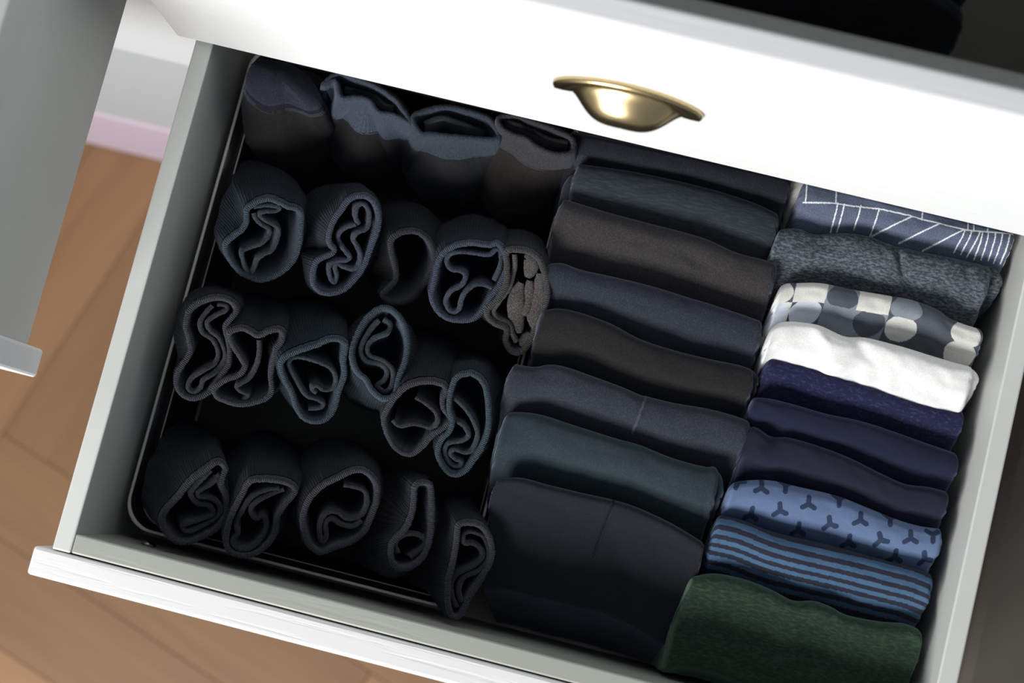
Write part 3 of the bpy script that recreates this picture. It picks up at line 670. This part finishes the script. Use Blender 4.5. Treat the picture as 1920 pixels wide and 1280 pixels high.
def patC(s, w_, x, y):
    g = .0222; LGT, DRK, MID, BLU = (.62, .61, .58), (.075, .085, .105), (.21, .235, .27), (.56, .60, .68)
    cells = {(-1, 0): (DRK, LGT), (0, 0): (LGT, None), (1, 0): (MID, DRK), (2, 0): (LGT, None), (3, 0): (DRK, MID), (4, 0): (DRK, None), (5, 0): (DRK, LGT), (6, 0): (MID, None), (7, 0): (MID, None),
             (-1, 1): (LGT, BLU), (0, 1): (DRK, BLU), (1, 1): (MID, None), (2, 1): (MID, DRK), (3, 1): (DRK, LGT), (4, 1): (DRK, None), (5, 1): (DRK, LGT), (6, 1): (MID, DRK), (7, 1): (MID, None)}
    xx = s - .0135; i = math.floor(xx / g); yy = w_; j = 0 if yy < .0155 else 1
    cy = .0088 if j == 0 else (.0155 + .0075); hgt = .0082 if j == 0 else .0095
    bg, ci = cells.get((i, j), (LGT, DRK) if (i + j) % 2 else (DRK, LGT))
    if w_ > .0365: bg, ci = ((LGT, None) if i % 2 else (DRK, None))
    cx = (i + .5) * g
    if ci is not None and ((xx - cx) / (g * .49)) ** 2 + ((yy - cy) / hgt) ** 2 < 1: return ci
    return bg
YC_ = [(1427,915,.2),(1473,909,3.3),(1463,957,.4),(1515,945,.25),(1573,935,3.3),(1411,965,.2),(1557,982,.5),(1612,975,.25),(1669,971,3.3),(1501,994,.3),(1652,1012,.6),(1706,1009,.3),(1748,1002,3.4),(1596,1017,.3),(1738,1048,.6),(1683,1045,.3),(1384,903,3)]
YW = [(*q(u, v, -.033)[:2], a) for u, v, a in YC_]
def patH(s, w_, x, y):
    for (cx, cy, a) in YW:
        if abs(x - cx) < .007 and abs(y - cy) < .007:
            for kk in range(3):
                t = a + 1.5 + kk * 2.094; e = (cx + .0046 * math.cos(t), cy + .0046 * math.sin(t))
                if seg_d(x, y, (cx, cy), e) < .0017: return (.022, .033, .070)
    return (.092, .134, .240)
def patI(s, w_, x, y):
    p = .0068; t = ((w_ - .0008 + .0006 * math.sin(x * 60)) / p) % 1
    return (.020, .021, .034) if t < .5 else (.052, .105, .185)
mA = fabric('printed_blue', (.78, .78, .78), (1.25, 1.25, 1.25), vcol=True, scale=1500, sheen=.1)
mPr = fabric('printed_plain', (.93, .93, .93), (1.06, 1.06, 1.06), vcol=True, scale=1200, sheen=.08)
mH = F('heather_grey', (.030, .036, .043), (.13, .15, .165), scale=700, stretch=(.45, 1, 1), lo=.42, hi=.7, coarse=150)
mW = F('white_cotton', (.66, .66, .65), (.74, .74, .73), bump=.15)
mTe = F('navy_terry', (.012, .012, .040), (.036, .038, .090), scale=520, stretch=(.6, 1, 1), bump=1.0, lo=.5, hi=.72, stint=(.5, .55, 1))
mG = F('blackish_navy', (.0100, .0108, .0200), (.0122, .0130, .0230), stint=(.5, .55, 1))
mGr = F('green_heather', (.0125, .0255, .0165), (.034, .058, .040), scale=650, stretch=(.35, 1, 1), lo=.42, hi=.72, stint=(.6, .9, .7))
DN = dict(Lres=440, M_=150)
cloth('undershirt', 'white folded undershirt whose end shows behind the blue lined boxers', 'undershirt', 'folded whites in the right column', [(1492,322),(1600,345),(1800,392)],
      F('white_rib', (.62, .60, .56), (.70, .68, .64)), zt=-.042, T=.035, seed=20, k=.2)
cloth('boxer_shorts', 'navy boxers printed with thin white lines, back of the right column', 'boxers', UR, A_, mA, nextpx=B_, zt=-.028, seed=21, pattern=patA, **DN)
cloth('boxer_shorts', 'heather grey boxers with a slanting crease in the middle', 'boxers', UR, B_, mH, nextpx=C_, seed=22, wr=.0022,
      folds=[(.089, .014, .0028, .014, -.0055, .55), (.035, .008, .012, .006, -.0028, .6), (.135, .012, .004, .012, -.003, .3)])
cloth('boxer_shorts', 'boxers printed with grey and cream circles and squares', 'boxers', UR, C_, mPr, nextpx=D_, seed=23, pattern=patC, wr=.0018, **DN)
cloth('boxer_shorts', 'plain white boxers in the middle of the right column', 'boxers', UR, D_, mW, nextpx=E_, seed=24, wr=.0022, T=.03, zt=-.024, droop=.5,
      folds=[(.035, .008, .006, .01, .0028, .9), (.065, .010, .006, .012, -.0025, .9), (.10, .008, .012, .01, .002, .7), (.145, .012, .006, .008, -.003, .4)])
cloth('boxer_shorts', 'deep navy terry boxers in front of the white pair', 'boxers', UR, E_, mTe, nextpx=F_, zt=-.034, seed=25, wr=.0012)
cloth('boxer_shorts', 'dark navy smooth boxers directly in front of the terry pair', 'boxers', UR, F_, F('navy_smooth', (.0088, .0100, .0245), (.0108, .0122, .028), stint=(.5, .55, 1)), nextpx=G_, seed=26, wr=.0013, folds=[(.012, .006, .01, .005, .003, 1)])
cloth('boxer_shorts', 'blackish navy boxers behind the light blue pair with tripod marks', 'boxers', UR, G_, mG, nextpx=H_, seed=27, wr=.0016, folds=[(.02, .004, .006, .006, -.003, -.4)])
cloth('boxer_shorts', 'light blue boxers printed with small navy three-armed marks', 'boxers', UR, H_, mPr, nextpx=I_, seed=28, pattern=patH, wr=.0012, **DN)
cloth('boxer_shorts', 'blue and navy striped boxers behind the green pair', 'boxers', UR, I_, mPr, nextpx=[(a, b + 6) for a, b in J_], seed=29, pattern=patI, wr=.0013, k=.35, **DN)
cloth('boxer_shorts', 'green heather boxers frontmost in the right column', 'boxers', UR, J_, mGr, T=.060, k=.30, droop=.45, peak=.12, dom=1.3, taper=(-.006, 0),
      seed=30, wr=.002, yfloor=.0365)
# tucked fold ends peeping out beside the main fold
LOBES = {}
def lobe(root, px, mat, zt, T, seed, k=.45):
    cloth('folded_end', None, None, None, px, mat, zt=zt, T=T, k=k, seed=seed, wr=.001, Lres=26, M_=30, endl=.008, endr=.008, parent=root, droop=.8)
B = {o['label'].split(',')[0][:28]: o for o in C.objects if o.get('category') == 'boxers'}
def bx(t): return [o for k_, o in B.items() if t in o['label']][0]
lobe(bx('dark teal'), [(1308, 872), (1340, 878), (1364, 893)], mC[6], -.036, .032, 61)
lobe(bx('dark teal'), [(937, 790), (955, 787), (985, 795)], mC[6], -.040, .028, 62)
lobe(bx('plain black'), [(1378, 684), (1400, 686), (1428, 700)], mC[4], -.038, .020, 63)
lobe(bx('smoky navy'), [(1375, 782), (1395, 784), (1420, 800)], mC[5], -.040, .022, 64)
lobe(bx('slate-black'), [(1058, 335), (1080, 318), (1105, 322)], mC[1], -.042, .020, 65, .2)
lobe(bx('black-navy'), [(1072, 262), (1084, 258), (1110, 268)], mC[5], -.034, .022, 66, .2)
lobe(bx('heather grey'), [(1836, 500), (1858, 494), (1886, 512)], mH, -.037, .022, 67, .2)
lobe(bx('plain white'), [(1438, 636), (1455, 632), (1490, 640)], mW, -.034, .016, 68)
lobe(bx('plain white'), [(1795, 690), (1815, 684), (1842, 698)], mW, -.034, .018, 69)
lobe(bx('deep navy'), [(1432, 680), (1450, 676), (1490, 690)], mTe, -.044, .016, 70)
lobe(bx('blackish navy'), [(1382, 822), (1402, 818), (1440, 832)], mG, -.042, .022, 71)
lobe(bx('green heather'), [(1283, 1104), (1300, 1098), (1330, 1104)], mGr, -.046, .018, 72, .3)
# ---- made-up box, added to fill the blurred dark area at the right
sb = empty('filler_box', (.95, .1, FZ)); tag(sb, 'made-up dark taupe lidded box filling the blurred dark area right of the open drawer', 'box')
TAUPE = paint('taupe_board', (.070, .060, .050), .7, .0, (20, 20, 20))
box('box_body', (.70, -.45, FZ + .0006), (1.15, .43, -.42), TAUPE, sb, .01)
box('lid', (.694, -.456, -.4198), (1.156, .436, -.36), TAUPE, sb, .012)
# ---- clothes in the upper drawer
for n_, (xa, xb, ya, zt_, lab) in enumerate([(.03, .30, .462, .175, 'black folded jersey at the left of the upper drawer'), (.31, .480, .462, .178, 'black folded jersey near the middle of the upper drawer'),
        (.03, .30, .509, .170, 'black folded jersey in the second row at the left of the upper drawer'), (.31, .486, .509, .172, 'black folded jersey in the second row near the middle of the upper drawer'),
        (.03, .30, .556, .166, 'black folded jersey in the third row at the left of the upper drawer'), (.31, .480, .556, .170, 'black folded jersey in the third row near the middle of the upper drawer')]):
    P = [(xa, ya), ((xa + xb) / 2, ya + .003), (xb, ya)]
    Pf = np.array(P)
    _pl = polyl; polyl = lambda px, z, Pf=Pf: Pf
    cloth('folded_jersey', lab, 'jersey', 'black jerseys in the upper drawer', None, mC[4], zt=zt_, T=.044, k=0, zb=.017, seed=40 + n_, wr=.003, endr=.02)
    polyl = _pl
